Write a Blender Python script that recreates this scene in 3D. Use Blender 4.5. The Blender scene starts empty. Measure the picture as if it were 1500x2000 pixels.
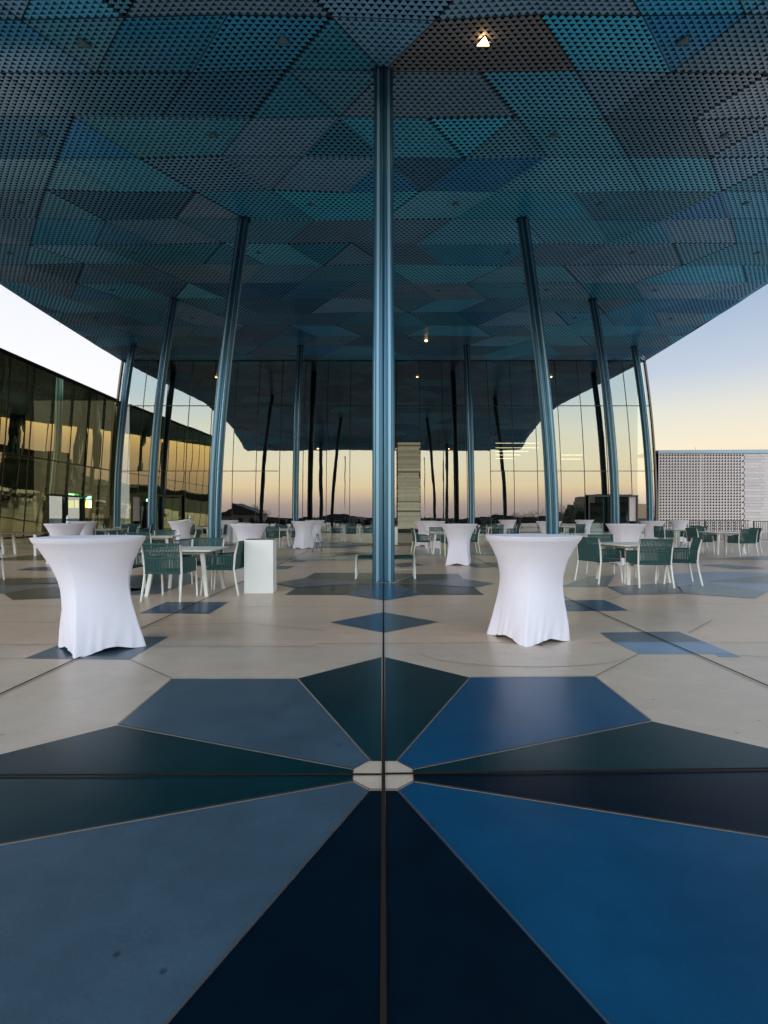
import bpy, math, random
import numpy as np
from mathutils import Vector, Matrix
random.seed(7)
C = bpy.context.scene.collection
sc = bpy.context.scene
R = math.radians
H = 1.28            # eye height
F = 950.0           # focal length in pixels of the 1500 wide picture
HOR = 1008.0
CX = 749.0
HT = 12.45          # canopy height above the eye
YF = 37.7           # facade distance

# ---------------------------------------------------------------- camera, world, sun
cam_d = bpy.data.cameras.new('camera'); cam = bpy.data.objects.new('camera', cam_d); C.objects.link(cam)
cam.location = (0, 0, H); cam.rotation_euler = (R(90), 0, 0)
cam_d.sensor_fit = 'HORIZONTAL'; cam_d.sensor_width = 36; cam_d.lens = F/1500*36
cam_d.shift_y = (HOR-1000)/1500; cam_d.shift_x = (750-CX)/1500
cam_d.clip_start = .05; cam_d.clip_end = 3000
sc.camera = cam
w = bpy.data.worlds.new('World'); sc.world = w; w.use_nodes = True
nt = w.node_tree; nt.nodes.clear()
def N(t, **k):
    n = nt.nodes.new(t)
    for a, b in k.items(): setattr(n, a, b)
    return n
def ramp(stops):
    r = N('ShaderNodeValToRGB'); e = r.color_ramp.elements
    while len(e) < len(stops): e.new(.5)
    for el, (p, c) in zip(e, stops): el.position = p; el.color = (*c, 1)
    return r
tc = N('ShaderNodeTexCoord'); sep = N('ShaderNodeSeparateXYZ'); nt.links.new(tc.outputs['Generated'], sep.inputs[0])
def mapr(src, a, b, smooth=True):
    m = N('ShaderNodeMapRange'); m.interpolation_type = 'SMOOTHSTEP' if smooth else 'LINEAR'
    m.inputs['From Min'].default_value = a; m.inputs['From Max'].default_value = b
    nt.links.new(src, m.inputs['Value']); return m.outputs[0]
front = ramp([(0, (.80, .52, .40)), (.06, (.93, .74, .56)), (.12, (.95, .84, .64)), (.18, (.80, .79, .70)), (.25, (.55, .63, .75)), (.34, (.41, .52, .68)), (.6, (.26, .40, .62)), (1, (.2, .34, .58))])
back = ramp([(0, (.46, .38, .39)), (.022, (.60, .49, .45)), (.036, (.85, .66, .50)), (.058, (1.12, .91, .58)), (.088, (1.12, 1.04, .76)), (.125, (1.04, 1.06, .88)), (.2, (.72, .90, .98)), (.34, (.60, .80, .98)), (1, (.48, .66, .9))])
nt.links.new(sep.outputs[2], front.inputs[0]); nt.links.new(sep.outputs[2], back.inputs[0])
mx = N('ShaderNodeMix', data_type='RGBA'); nt.links.new(mapr(sep.outputs[1], .25, -.25), mx.inputs[0])
nt.links.new(front.outputs[0], mx.inputs[6]); nt.links.new(back.outputs[0], mx.inputs[7])
# brighter, whiter sky toward the left, where the sun went down
mw = N('ShaderNodeMix', data_type='RGBA')
mm = N('ShaderNodeMath', operation='MULTIPLY'); nt.links.new(mapr(sep.outputs[0], -.15, -.5), mm.inputs[0]); nt.links.new(mapr(sep.outputs[1], -.1, .4), mm.inputs[1])
nt.links.new(mm.outputs[0], mw.inputs[0]); nt.links.new(mx.outputs[2], mw.inputs[6])
wr = ramp([(0, (1.0, .93, .85)), (.25, (.97, .97, 1.0)), (.45, (.80, .86, .97)), (1, (.5, .62, .8))]); nt.links.new(sep.outputs[2], wr.inputs[0]); nt.links.new(wr.outputs[0], mw.inputs[7])
sky = N('ShaderNodeTexSky', sky_type='NISHITA'); sky.sun_disc = False; sky.dust_density = 3; sky.sun_elevation = R(1.5); sky.sun_rotation = R(200)
b1 = N('ShaderNodeBackground'); b1.inputs[1].default_value = 1.0; nt.links.new(mw.outputs[2], b1.inputs[0])
bs = N('ShaderNodeMapRange'); bs.interpolation_type = 'SMOOTHSTEP'; bs.inputs['From Min'].default_value = .25; bs.inputs['From Max'].default_value = -.25; bs.inputs['To Min'].default_value = .85; bs.inputs['To Max'].default_value = 2.35
nt.links.new(sep.outputs[1], bs.inputs[0]); nt.links.new(bs.outputs[0], b1.inputs[1])   # the afterglow side of the sky is brighter
b2 = N('ShaderNodeBackground'); b2.inputs[1].default_value = .004; nt.links.new(sky.outputs[0], b2.inputs[0])
ad = N('ShaderNodeAddShader'); nt.links.new(b1.outputs[0], ad.inputs[0]); nt.links.new(b2.outputs[0], ad.inputs[1])
wo = N('ShaderNodeOutputWorld'); nt.links.new(ad.outputs[0], wo.inputs[0])
sl = bpy.data.lights.new('sun', 'SUN'); sl.energy = .8; sl.angle = R(28); sl.color = (1, .92, .88)
so = bpy.data.objects.new('sun', sl); C.objects.link(so)
so.rotation_euler = Vector((.88, .42, -.30)).to_track_quat('-Z', 'Y').to_euler()
sc.view_settings.view_transform = 'Standard'; sc.view_settings.look = 'None'; sc.view_settings.exposure = .25; sc.view_settings.gamma = 1
sc.cycles.max_bounces = 10; sc.cycles.glossy_bounces = 7; sc.cycles.diffuse_bounces = 4; sc.cycles.transparent_max_bounces = 12
sc.cycles.caustics_reflective = False; sc.cycles.caustics_refractive = False
sc.cycles.use_denoising = True

# ---------------------------------------------------------------- materials
MATS = {}
def mat(name, col, rough=.5, metal=0, noise=0, nscale=3, bump=0, bscale=60, spec=.5, emit=None, es=1, attr=None, rn=0, coat=0, nstretch=None, speck=0):
    if name in MATS: return MATS[name]
    m = bpy.data.materials.new(name); m.use_nodes = True; t = m.node_tree; p = t.nodes['Principled BSDF']
    p.inputs['Roughness'].default_value = rough; p.inputs['Metallic'].default_value = metal
    p.inputs['Specular IOR Level'].default_value = spec; p.inputs['Base Color'].default_value = (*col, 1)
    if coat: p.inputs['Coat Weight'].default_value = coat; p.inputs['Coat Roughness'].default_value = .1
    src = None
    L = t.links.new
    co = t.nodes.new('ShaderNodeTexCoord'); mp = t.nodes.new('ShaderNodeMapping'); L(co.outputs['Object'], mp.inputs[0])
    if nstretch: mp.inputs['Scale'].default_value = nstretch
    if attr:
        a = t.nodes.new('ShaderNodeAttribute'); a.attribute_name = attr; src = a.outputs['Color']; L(src, p.inputs['Base Color'])
    if noise:
        n = t.nodes.new('ShaderNodeTexNoise'); n.inputs['Scale'].default_value = nscale; n.inputs['Detail'].default_value = 8; n.inputs['Roughness'].default_value = .65
        L(mp.outputs[0], n.inputs[0])
        mr = t.nodes.new('ShaderNodeMapRange'); mr.inputs['From Min'].default_value = .3; mr.inputs['From Max'].default_value = .7
        mr.inputs['To Min'].default_value = 1-noise; mr.inputs['To Max'].default_value = 1+noise; L(n.outputs['Fac'], mr.inputs[0])
        v = t.nodes.new('ShaderNodeVectorMath'); v.operation = 'SCALE'
        if src: L(src, v.inputs[0])
        else: v.inputs[0].default_value = col
        L(mr.outputs[0], v.inputs['Scale']); L(v.outputs[0], p.inputs['Base Color'])
        if rn:
            r2 = t.nodes.new('ShaderNodeMapRange'); r2.inputs['From Min'].default_value = .3; r2.inputs['From Max'].default_value = .7
            r2.inputs['To Min'].default_value = rough-rn; r2.inputs['To Max'].default_value = rough+rn; L(n.outputs['Fac'], r2.inputs[0]); L(r2.outputs[0], p.inputs['Roughness'])
    if bump:
        n = t.nodes.new('ShaderNodeTexNoise'); n.inputs['Scale'].default_value = bscale; n.inputs['Detail'].default_value = 4
        L(mp.outputs[0], n.inputs[0]); b = t.nodes.new('ShaderNodeBump'); b.inputs['Strength'].default_value = bump; b.inputs['Distance'].default_value = .01
        L(n.outputs['Fac'], b.inputs['Height']); L(b.outputs[0], p.inputs['Normal'])
    if emit:
        p.inputs['Emission Color'].default_value = (*emit, 1); p.inputs['Emission Strength'].default_value = es
    if speck:
        b = p.inputs['Base Color'].links[0].from_socket
        v = t.nodes.new('ShaderNodeTexVoronoi'); v.inputs['Scale'].default_value = 5.5; L(co.outputs['Object'], v.inputs[0])
        c1 = t.nodes.new('ShaderNodeMapRange'); c1.inputs['From Min'].default_value = .035; c1.inputs['From Max'].default_value = .075; c1.inputs['To Min'].default_value = 1-speck; c1.inputs['To Max'].default_value = 1; L(v.outputs['Distance'], c1.inputs[0])
        n = t.nodes.new('ShaderNodeTexNoise'); n.inputs['Scale'].default_value = 130; n.inputs['Detail'].default_value = 3; L(co.outputs['Object'], n.inputs[0])
        c2 = t.nodes.new('ShaderNodeMapRange'); c2.inputs['From Min'].default_value = .3; c2.inputs['From Max'].default_value = .7; c2.inputs['To Min'].default_value = .90; c2.inputs['To Max'].default_value = 1.10; L(n.outputs['Fac'], c2.inputs[0])
        # long scuffs
        ms = t.nodes.new('ShaderNodeMapping'); ms.inputs['Scale'].default_value = (1.6, 2.6, 1); ms.inputs['Rotation'].default_value = (0, 0, .35); L(co.outputs['Object'], ms.inputs[0])
        n2 = t.nodes.new('ShaderNodeTexNoise'); n2.inputs['Scale'].default_value = 3; n2.inputs['Detail'].default_value = 10; n2.inputs['Roughness'].default_value = .75; L(ms.outputs[0], n2.inputs[0])
        c3 = t.nodes.new('ShaderNodeMapRange'); c3.inputs['From Min'].default_value = .35; c3.inputs['From Max'].default_value = .65; c3.inputs['To Min'].default_value = .92; c3.inputs['To Max'].default_value = 1.07; L(n2.outputs['Fac'], c3.inputs[0])
        q1 = t.nodes.new('ShaderNodeMath'); q1.operation = 'MULTIPLY'; L(c1.outputs[0], q1.inputs[0]); L(c2.outputs[0], q1.inputs[1])
        q2 = t.nodes.new('ShaderNodeMath'); q2.operation = 'MULTIPLY'; L(q1.outputs[0], q2.inputs[0]); L(c3.outputs[0], q2.inputs[1])
        sv = t.nodes.new('ShaderNodeVectorMath'); sv.operation = 'SCALE'; L(b, sv.inputs[0]); L(q2.outputs[0], sv.inputs['Scale']); L(sv.outputs[0], p.inputs['Base Color'])
        r3 = t.nodes.new('ShaderNodeMapRange'); r3.inputs['From Min'].default_value = .35; r3.inputs['From Max'].default_value = .65; r3.inputs['To Min'].default_value = rough-.012; r3.inputs['To Max'].default_value = rough+.015; L(n2.outputs['Fac'], r3.inputs[0]); L(r3.outputs[0], p.inputs['Roughness'])
    MATS[name] = m; return m
def glass(name, tint, fac, thru=(.35, .4, .38), wav=.0009, rough=0):
    m = bpy.data.materials.new(name); m.use_nodes = True; t = m.node_tree; t.nodes.clear(); L = t.links.new
    g = t.nodes.new('ShaderNodeBsdfGlossy'); g.inputs['Color'].default_value = (*tint, 1); g.inputs['Roughness'].default_value = rough
    tr = t.nodes.new('ShaderNodeBsdfTransparent'); tr.inputs['Color'].default_value = (*thru, 1)
    mi = t.nodes.new('ShaderNodeMixShader'); mi.inputs[0].default_value = fac
    L(tr.outputs[0], mi.inputs[1]); L(g.outputs[0], mi.inputs[2])
    o = t.nodes.new('ShaderNodeOutputMaterial'); L(mi.outputs[0], o.inputs[0])
    co = t.nodes.new('ShaderNodeTexCoord'); mp = t.nodes.new('ShaderNodeMapping'); mp.inputs['Scale'].default_value = (1, 1, .38); L(co.outputs['Object'], mp.inputs[0])
    n = t.nodes.new('ShaderNodeTexNoise'); n.inputs['Scale'].default_value = .9; n.inputs['Detail'].default_value = 1.5; L(mp.outputs[0], n.inputs[0])
    b = t.nodes.new('ShaderNodeBump'); b.inputs['Strength'].default_value = 1; b.inputs['Distance'].default_value = wav*3.2; L(n.outputs['Fac'], b.inputs['Height']); L(b.outputs[0], g.inputs['Normal'])
    return m
M_floor = mat('beige_terrazzo', (.50, .345, .25), .29, noise=.08, nscale=1.8, rn=.01, speck=.5)
M_floor2 = mat('beige_terrazzo_cool', (.43, .325, .25), .29, noise=.08, nscale=2.0, rn=.01, speck=.5)
M_blue = mat('blue_terrazzo', (.003, .045, .10), .29, noise=.17, nscale=2.3, rn=.01, speck=.5, spec=.4)
M_blueg = mat('grey_blue_terrazzo', (.040, .066, .090), .29, noise=.16, nscale=2.6, rn=.01, speck=.5)
M_bluel = mat('light_blue_terrazzo', (.11, .19, .29), .29, noise=.10, nscale=2, rn=.01, speck=.5)
M_teal = mat('dark_teal_terrazzo', (.0015, .018, .023), .29, noise=.22, nscale=2.4, rn=.01, speck=.5, spec=.35)
M_slate = mat('slate_terrazzo', (.075, .12, .14), .29, noise=.10, nscale=2, rn=.01, speck=.5)
M_olive = mat('grey_green_terrazzo', (.26, .28, .22), .29, noise=.10, nscale=2, rn=.01, speck=.5)
M_navy = mat('navy_terrazzo', (.0008, .005, .011), .29, noise=.22, nscale=2.4, rn=.01, speck=.5, spec=.2)
M_joint = mat('joint_brown', (.075, .052, .04), .8, spec=.1)
M_groove = mat('groove_brown', (.022, .014, .010), .9, spec=.05)
M_col = mat('blue_column_metal', (.020, .092, .145), .25, metal=.5, noise=.10, nscale=1.3, nstretch=(1, 1, .15), spec=.6)
M_flute_glint = mat('flute_highlight_strip', (.20, .32, .41), .3, metal=.4)  # sky highlights along the flutes, put into the colour as paler strips
M_groove_shade = mat('column_groove_shade', (.004, .022, .036), .4)  # shade in the creases between flutes, put into the colour
M_collar = mat('collar_dark', (.006, .008, .012), .5)
M_soffit = mat('soffit_panel', (.03, .1, .13), .32, attr='tint', metal=.2, noise=.10, nscale=.9, spec=.5)
M_seam = mat('soffit_seam', (.004, .008, .012), .8)
M_cavity_shade = mat('cavity_shade', (.0015, .002, .003), 1, spec=0)  # near-black colour standing in for shade behind the openings
M_fascia = mat('fascia_metal', (.015, .035, .05), .5, metal=.2)
M_mull = mat('mullion_dark', (.006, .008, .008), .4)
M_glass = glass('facade_glass', (.84, .84, .80), .27)
M_glassw = glass('wing_gold_glass', (.95, .82, .42), .85, (.35, .33, .18), wav=.0012)
M_glassd = glass('door_glass', (.62, .70, .64), .34, (.6, .65, .6))
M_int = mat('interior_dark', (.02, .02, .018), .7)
M_intf = mat('interior_floor', (.10, .09, .075), .35)
M_cloth = mat('white_spandex', (.68, .63, .68), .75, bump=.10, bscale=9, spec=.25)
M_rope = mat('green_rope', (.016, .062, .058), .65, bump=.6, bscale=160, noise=.18, nscale=30)
M_white = mat('cream_powder_coat', (.66, .62, .55), .4, noise=.03, nscale=12)
M_whitep = mat('white_pedestal_paint', (.72, .68, .63), .5, noise=.03, nscale=4)
M_brown = mat('walnut_brown', (.075, .030, .018), .4, noise=.25, nscale=8, nstretch=(1, 8, 8))
M_steel = mat('dull_steel', (.25, .24, .24), .35, metal=.9)
M_rail = mat('rail_dark', (.05, .055, .065), .45)
M_wwall = mat('white_cladding', (.56, .455, .405), .6, noise=.05, nscale=1.2)
M_wwall2 = mat('white_cladding_cool', (.49, .405, .385), .6, noise=.04, nscale=1.2)
M_wwall3 = mat('white_cladding_light', (.55, .465, .42), .6, noise=.04, nscale=1.2)
M_cap = mat('grey_blue_coping', (.30, .38, .42), .5)
M_leaf = mat('leaf_green', (.035, .06, .018), .7, noise=.5, nscale=1)
M_bark = mat('bark', (.04, .03, .02), .9)
M_lawn = mat('far_ground', (.05, .06, .035), .9, noise=.4, nscale=.05)
M_house = mat('house_wall', (.35, .30, .27), .8)
M_roofh = mat('house_roof', (.06, .04, .035), .8)
M_office = mat('office_wall', (.09, .10, .09), .7)
M_stone = mat('stacked_strip_stone', (.40, .38, .30), .7, attr='tint', noise=.12, nscale=6)
M_lit = mat('lit_lens', (1, .8, .5), .5, emit=(1, .52, .20), es=30)
M_unlit = mat('unlit_lens', (.09, .17, .22), .5)
M_hous = mat('fitting_housing', (.035, .10, .14), .5)
M_exit = mat('exit_sign_green', (.02, .5, .2), .5, emit=(.03, .85, .30), es=3.2)
M_exitw = mat('exit_letters', (.9, .9, .9), .5, emit=(.7, 1, .8), es=5)
M_screen = mat('lit_window_glow', (.8, .75, .5), .5, emit=(.95, .85, .45), es=1.8)
M_linel = mat('line_light_glow', (1, .9, .6), .5, emit=(1, .80, .45), es=3.5)
M_pane_reflect = mat('pink_pane_reflection', (.55, .44, .42), .6, noise=.1)  # pinkish reflection of a glass pane, given as a solid colour
M_paper = mat('paper', (.7, .68, .62), .7)
M_bottle = mat('clear_plastic', (.62, .68, .72), .12, spec=.8)
M_label = mat('bottle_label', (.03, .08, .16), .5)

# ---------------------------------------------------------------- mesh helpers
class MB:
    def __init__(s): s.v = []; s.f = []; s.m = []; s.sm = []
    def add(s, vs, fs, mi=0, smooth=False):
        o = len(s.v); s.v += [tuple(v) for v in vs]
        for f in fs: s.f.append(tuple(i+o for i in f)); s.m.append(mi); s.sm.append(smooth)
        return s
    def box(s, x0, x1, y0, y1, z0, z1, mi=0, M=None):
        vs = [Vector((x, y, z)) for z in (z0, z1) for x, y in ((x0, y0), (x1, y0), (x1, y1), (x0, y1))]
        if M: vs = [M @ v for v in vs]
        return s.add(vs, [(0, 3, 2, 1), (4, 5, 6, 7), (0, 1, 5, 4), (1, 2, 6, 5), (2, 3, 7, 6), (3, 0, 4, 7)], mi)
    def tube(s, pts, r, n=8, mi=0, smooth=True, cap=True):
        pts = [Vector(p) for p in pts]; rs = r if isinstance(r, (list, tuple)) else [r]*len(pts)
        vs = []; up = None
        for i, p in enumerate(pts):
            d = (pts[min(i+1, len(pts)-1)] - pts[max(i-1, 0)]).normalized()
            if up is None: up = Vector((0, 1, 0)) if abs(d.y) < .9 else Vector((1, 0, 0))
            a = d.cross(up).normalized(); b = d.cross(a).normalized()
            for k in range(n):
                t = 2*math.pi*k/n; vs.append(p + (a*math.cos(t)+b*math.sin(t))*rs[i])
        fs = [(i*n+k, i*n+(k+1) % n, (i+1)*n+(k+1) % n, (i+1)*n+k) for i in range(len(pts)-1) for k in range(n)]
        s.add(vs, fs, mi, smooth)
        if cap:
            o = len(s.v)-len(vs); s.f.append(tuple(o+k for k in range(n))); s.f.append(tuple(o+(len(pts)-1)*n+k for k in reversed(range(n)))); s.m += [mi]*2; s.sm += [False]*2
        return s
    def strip(s, a, b, wd, th, nrm, mi=0):   # flat strand between two points
        a = Vector(a); b = Vector(b); d = (b-a).normalized(); nrm = Vector(nrm).normalized(); sd = d.cross(nrm).normalized()
        vs = [p + sd*wd*.5*i + nrm*th*.5*j for p in (a, b) for i, j in ((-1, -.4), (-.5, -1), (.5, -1), (1, -.4), (1, .4), (.5, 1), (-.5, 1), (-1, .4))]
        return s.add(vs, [(k, (k+1) % 8, 8+(k+1) % 8, 8+k) for k in range(8)], mi)
    def lathe(s, prof, n=24, mi=0, o=(0, 0, 0)):
        vs = [(o[0]+r*math.cos(2*math.pi*k/n), o[1]+r*math.sin(2*math.pi*k/n), o[2]+z) for r, z in prof for k in range(n)]
        return s.add(vs, [(i*n+k, i*n+(k+1) % n, (i+1)*n+(k+1) % n, (i+1)*n+k) for i in range(len(prof)-1) for k in range(n)], mi, True)
    def mesh(s, name, mats):
        me = bpy.data.meshes.new(name); me.from_pydata([tuple(v) for v in s.v], [], s.f); me.update()
        for m in (mats if isinstance(mats, (list, tuple)) else [mats]): me.materials.append(m)
        me.polygons.foreach_set('material_index', s.m); me.polygons.foreach_set('use_smooth', s.sm)
        return me
    def build(s, name, mats, parent=None, loc=None, bevel=0):
        o = bpy.data.objects.new(name, s.mesh(name, mats)); C.objects.link(o)
        if parent: o.parent = parent
        if loc: o.location = loc
        if bevel:
            b = o.modifiers.new('bevel', 'BEVEL'); b.width = bevel; b.segments = 2; b.limit_method = 'ANGLE'
        return o
def tag(o, label=None, cat=None, group=None, kind=None):
    if label: o['label'] = label
    if cat: o['category'] = cat
    if group: o['group'] = group
    if kind: o['kind'] = kind
    return o
def empty(name, loc=(0, 0, 0), rz=0):
    o = bpy.data.objects.new(name, None); C.objects.link(o); o.location = loc; o.rotation_euler = (0, 0, rz); o.empty_display_size = .2; return o
def copy_tree(o, parent=None):
    c = o.copy(); C.objects.link(c); c.parent = parent
    for k in [x for x in C.objects if x.parent == o]: copy_tree(k, c)
    return c
def fl(x, y, z=0):      # floor point seen at a picture position
    Y = F*(H-z)/(y-HOR); return ((x-CX)/F*Y, Y, z)

# ---------------------------------------------------------------- ground and terrace floor
g = MB(); g.add([(-1500, -1500, -6), (1500, -1500, -6), (1500, 1500, -6), (-1500, 1500, -6)], [(0, 1, 2, 3)])
tag(g.build('ground', M_lawn), kind='structure')
f = MB()
f.box(-45, 60, -12, 60, -.5, 0)
fm = [M_floor, M_floor2, M_blue, M_blueg, M_bluel, M_teal, M_slate, M_olive, M_joint, M_navy, M_groove]
def poly(pts, mi, dz=.004):
    vs = []
    for x, y in pts:
        p = fl(x, y); vs.append((p[0], p[1], dz))
    a = sum(vs[i][0]*vs[(i+1) % len(vs)][1]-vs[(i+1) % len(vs)][0]*vs[i][1] for i in range(len(vs)))
    if a < 0: vs.reverse()
    f.add(vs, [tuple(range(len(vs)))], mi)
def joint(a, b, wd=.012, dz=.012):
    a = Vector(fl(*a)); b = Vector(fl(*b)); d = (b-a).normalized(); n = Vector((-d.y, d.x, 0))*wd/2
    f.add([(p.x, p.y, dz) for p in (a-n, b-n, b+n, a+n)], [(0, 1, 2, 3)], 10 if wd > .015 else 8)
TE, BL, BG, LB, SL, OL, F2 = 5, 2, 3, 4, 6, 7, 1
# near beige zone, slightly cooler slabs
poly([(-900, 1258), (2400, 1256), (2400, 2600), (-900, 2600)], F2, .002)
poly([(745, 1284), (582, 1326), (726, 1489), (745, 1489)], TE); poly([(752, 1284), (917, 1324), (773, 1489), (752, 1489)], TE)
poly([(919, 1324), (1161, 1322), (1272, 1409), (806, 1504), (775, 1489)], BL)
poly([(580, 1327), (336, 1327), (230, 1417), (691, 1504), (724, 1489)], BG)
poly([(807, 1505), (1274, 1410), (1500, 1463), (1760, 1500), (1500, 1503), (807, 1513)], TE)
poly([(690, 1505), (228, 1418), (0, 1475), (-160, 1516), (0, 1516), (690, 1516)], TE)
poly([(807, 1512), (2200, 1491), (2200, 1747), (807, 1528)], 9, .006); poly([(690, 1513), (-700, 1511), (-700, 1777), (690, 1528)], TE, .006)
poly([(808, 1529), (2200, 1749), (2200, 3142), (777, 1546)], BL); poly([(689, 1529), (-700, 1780), (-700, 3195), (721, 1546)], BG)
poly([(745, 1546), (722, 1546), (-400, 2848), (745, 2848)], 9); poly([(753, 1546), (776, 1546), (1940, 2848), (753, 2848)], 9)
oct_ = [(719, 1489), (776, 1489), (806, 1505), (808, 1528), (776, 1545), (722, 1545), (689, 1528), (690, 1505)]
poly(oct_, F2, .006)
poly([(645, 1216), (749, 1196), (750, 1236)], BL); poly([(749, 1196), (857, 1215), (750, 1236)], BG)
poly([(675, 1162), (735, 1139), (765, 1139), (828, 1161), (752, 1173)], BL, .006)
poly([(556, 1162), (580, 1148), (735, 1139), (672, 1162)], TE); poly([(538, 1140), (592, 1130), (735, 1138), (575, 1149)], BG, .008); poly([(594, 1130), (615, 1119), (690, 1119), (735, 1137)], TE, .006)
poly([(828, 1162), (770, 1139), (925, 1147), (945, 1162)], TE); poly([(770, 1138), (905, 1131), (965, 1140), (925, 1148)], BG, .008); poly([(775, 1137), (815, 1122), (895, 1121), (905, 1131)], TE, .006)
poly([(690, 1119), (815, 1121), (765, 1137), (735, 1137)], BG, .005)
poly([(47, 1287), (117, 1259), (280, 1244), (329, 1244), (252, 1289)], BG); poly([(272, 1198), (325, 1176), (447, 1176), (408, 1199)], BL)
poly([(7, 1160), (70, 1148), (150, 1147), (300, 1150), (160, 1167), (25, 1172)], TE); poly([(-60, 1160), (-20, 1143), (130, 1138), (260, 1146), (70, 1148), (7, 1160)], BG)
poly([(-80, 1143), (-20, 1131), (120, 1128), (210, 1138), (-20, 1143)], TE); poly([(32, 1114), (60, 1108), (130, 1107), (110, 1115)], BL); poly([(-60, 1096), (60, 1084), (160, 1084), (110, 1094)], TE); poly([(120, 1100), (190, 1092), (250, 1099), (190, 1108)], BG)
poly([(255, 1162), (255, 1124), (360, 1118), (395, 1132), (310, 1160)], BG); poly([(200, 1130), (300, 1124), (340, 1132), (280, 1150)], TE, .006)
poly([(1172, 1236), (1325, 1234), (1375, 1254), (1198, 1254)], BG); poly([(1198, 1254), (1375, 1254), (1448, 1284), (1402, 1284), (1398, 1278), (1248, 1278)], LB)
poly([(1098, 1173), (1180, 1172), (1228, 1193), (1098, 1194)], BL)
poly([(1185, 1146), (1320, 1138), (1337, 1160), (1217, 1162)], BG); poly([(1337, 1160), (1322, 1146), (1385, 1140), (1500, 1156), (1475, 1169)], SL); poly([(1330, 1146), (1300, 1122), (1400, 1116), (1560, 1122), (1680, 1145), (1500, 1156), (1385, 1140)], LB)
poly([(1380, 1136), (1500, 1124), (1620, 1130), (1500, 1140)], BG, .006); poly([(1095, 1146), (1150, 1126), (1200, 1124), (1185, 1146), (1160, 1147)], SL)
poly([(1368, 1104), (1410, 1102), (1500, 1110), (1440, 1112)], BG); poly([(1380, 1092), (1480, 1086), (1600, 1088), (1500, 1094)], SL)
poly([(480, 1112), (505, 1104), (575, 1106), (560, 1112)], BL); poly([(420, 1106), (470, 1098), (500, 1104), (470, 1112)], BG); poly([(565, 1098), (580, 1092), (600, 1094), (590, 1098)], BL)
poly([(620, 1082), (690, 1077), (740, 1080), (700, 1082)], SL); poly([(645, 1087), (665, 1081), (740, 1081), (740, 1087)], TE); poly([(905, 1104), (960, 1098), (1010, 1103), (940, 1110)], BG); poly([(760, 1102), (800, 1099), (830, 1104), (780, 1108)], BL)
rnd = random.Random(5)
for k in range(46):     # the smaller far inlays
    X = rnd.uniform(-17, 20); Y = rnd.uniform(13.5, 36); a = rnd.uniform(.8, 2.2); b = rnd.uniform(.6, 1.3); sh = rnd.uniform(-.8, .8)
    if (Y < 14.5 and abs(X) < 5): continue
    dz = .003+.0003*k
    f.add([(X-a, Y-b, dz), (X+a-.6, Y-b, dz), (X+a+sh, Y+b, dz), (X-a+sh+.4, Y+b, dz)], [(0, 1, 2, 3)], rnd.choice([BL, BG, TE, SL, LB, OL, OL]))
dv = [(fl(1020, 1276)[0]+.95*math.cos(t*math.pi/18), fl(1020, 1276)[1]+.42*math.sin(t*math.pi/18), .005) for t in range(36)]
f.add(dv, [tuple(range(36))], OL if False else 1)
joint((749, 1140), (748.5, 2900), .017); joint((-600, 1520), (748, 1517), .017, .013); joint((748, 1516), (2100, 1497), .017, .013)
joint((-500, 1593), (605, 1075), .018); joint((2000, 1562), (886, 1072), .018)
for a, b in [((-200, 1258), (110, 1261)), ((300, 1264), (615, 1264)), ((617, 1258.5), (745, 1258.5)), ((753, 1258), (1010, 1256.5)), ((1140, 1257), (1360, 1254)), ((1360, 1257), (1800, 1256)),
             ((-200, 1183), (120, 1185)), ((270, 1186), (760, 1186)), ((760, 1184), (1150, 1184)), ((1330, 1181), (1700, 1177)), ((-100, 1215), (110, 1217)),
             ((252, 1289), (336, 1327)), ((1248, 1278), (1163, 1322)), ((1345, 1237), (1390, 1213)), ((-100, 1180), (25, 1172)), ((250, 1225), (480, 1218)), ((480, 1218), (640, 1234)), ((1398, 1278), (1560, 1290)),
             ((1220, 1162), (1190, 1172)), ((555, 1163), (500, 1172)), ((-120, 1290), (47, 1287))]:
    joint(a, b, .006, .009)
for a, b in [((582, 1326), (726, 1489)), ((917, 1324), (773, 1489)), ((1272, 1409), (806, 1504)), ((230, 1417), (691, 1504)), ((807, 1528), (2200, 1748)), ((690, 1528), (-700, 1778)), ((777, 1545), (1940, 2848)), ((721, 1545), (-400, 2848)),
             ((719, 1489), (776, 1489)), ((776, 1489), (806, 1505)), ((806, 1505), (808, 1528)), ((808, 1528), (776, 1545)), ((776, 1545), (722, 1545)), ((722, 1545), (689, 1528)), ((689, 1528), (690, 1505)), ((690, 1505), (719, 1489)), ((336, 1327), (230, 1417)), ((1161, 1322), (1272, 1409)), ((336, 1327), (580, 1327)), ((919, 1324), (1161, 1322))]:
    joint(a, b, .0045, .010)
tag(f.build('terrace_floor', fm), kind='structure')

# ---------------------------------------------------------------- canopy soffit
def warp(X, Y):
    th = math.atan2(HT, Y); a = Y*th; b = 8.3
    z = .5*(a+b+math.sqrt((a-b)**2+.1)) if Y < 14 else a
    s = z/a if Y < 14 else 1
    if 12 < Y < 14: s = 1+(s-1)*(14-Y)/2; z = a*s
    return (X*math.cos(th)*s, Y*s, z+H)
BX, RY, NS = 3.1, 2.05, 13
Y0 = 9.6
canopy = empty('canopy_roof', (0, 20, H+HT))
tag(canopy, 'huge dark blue roof canopy of perforated triangular metal panels spreading over the terrace', 'canopy')
def par(o, p): o.parent = p; o.matrix_parent_inverse = p.matrix_basis.inverted(); return o
XE = 21.35
def xlim(Y): # canopy edge, in plan widths, kept at least as wide as at Y=24
    th = math.atan2(HT, Y); return XE if Y > 23 else 18.9/(warp(1, Y)[0])
rows = range(-2, 14)      # macro rows: row k spans Y0+k*RY .. +RY
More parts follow.
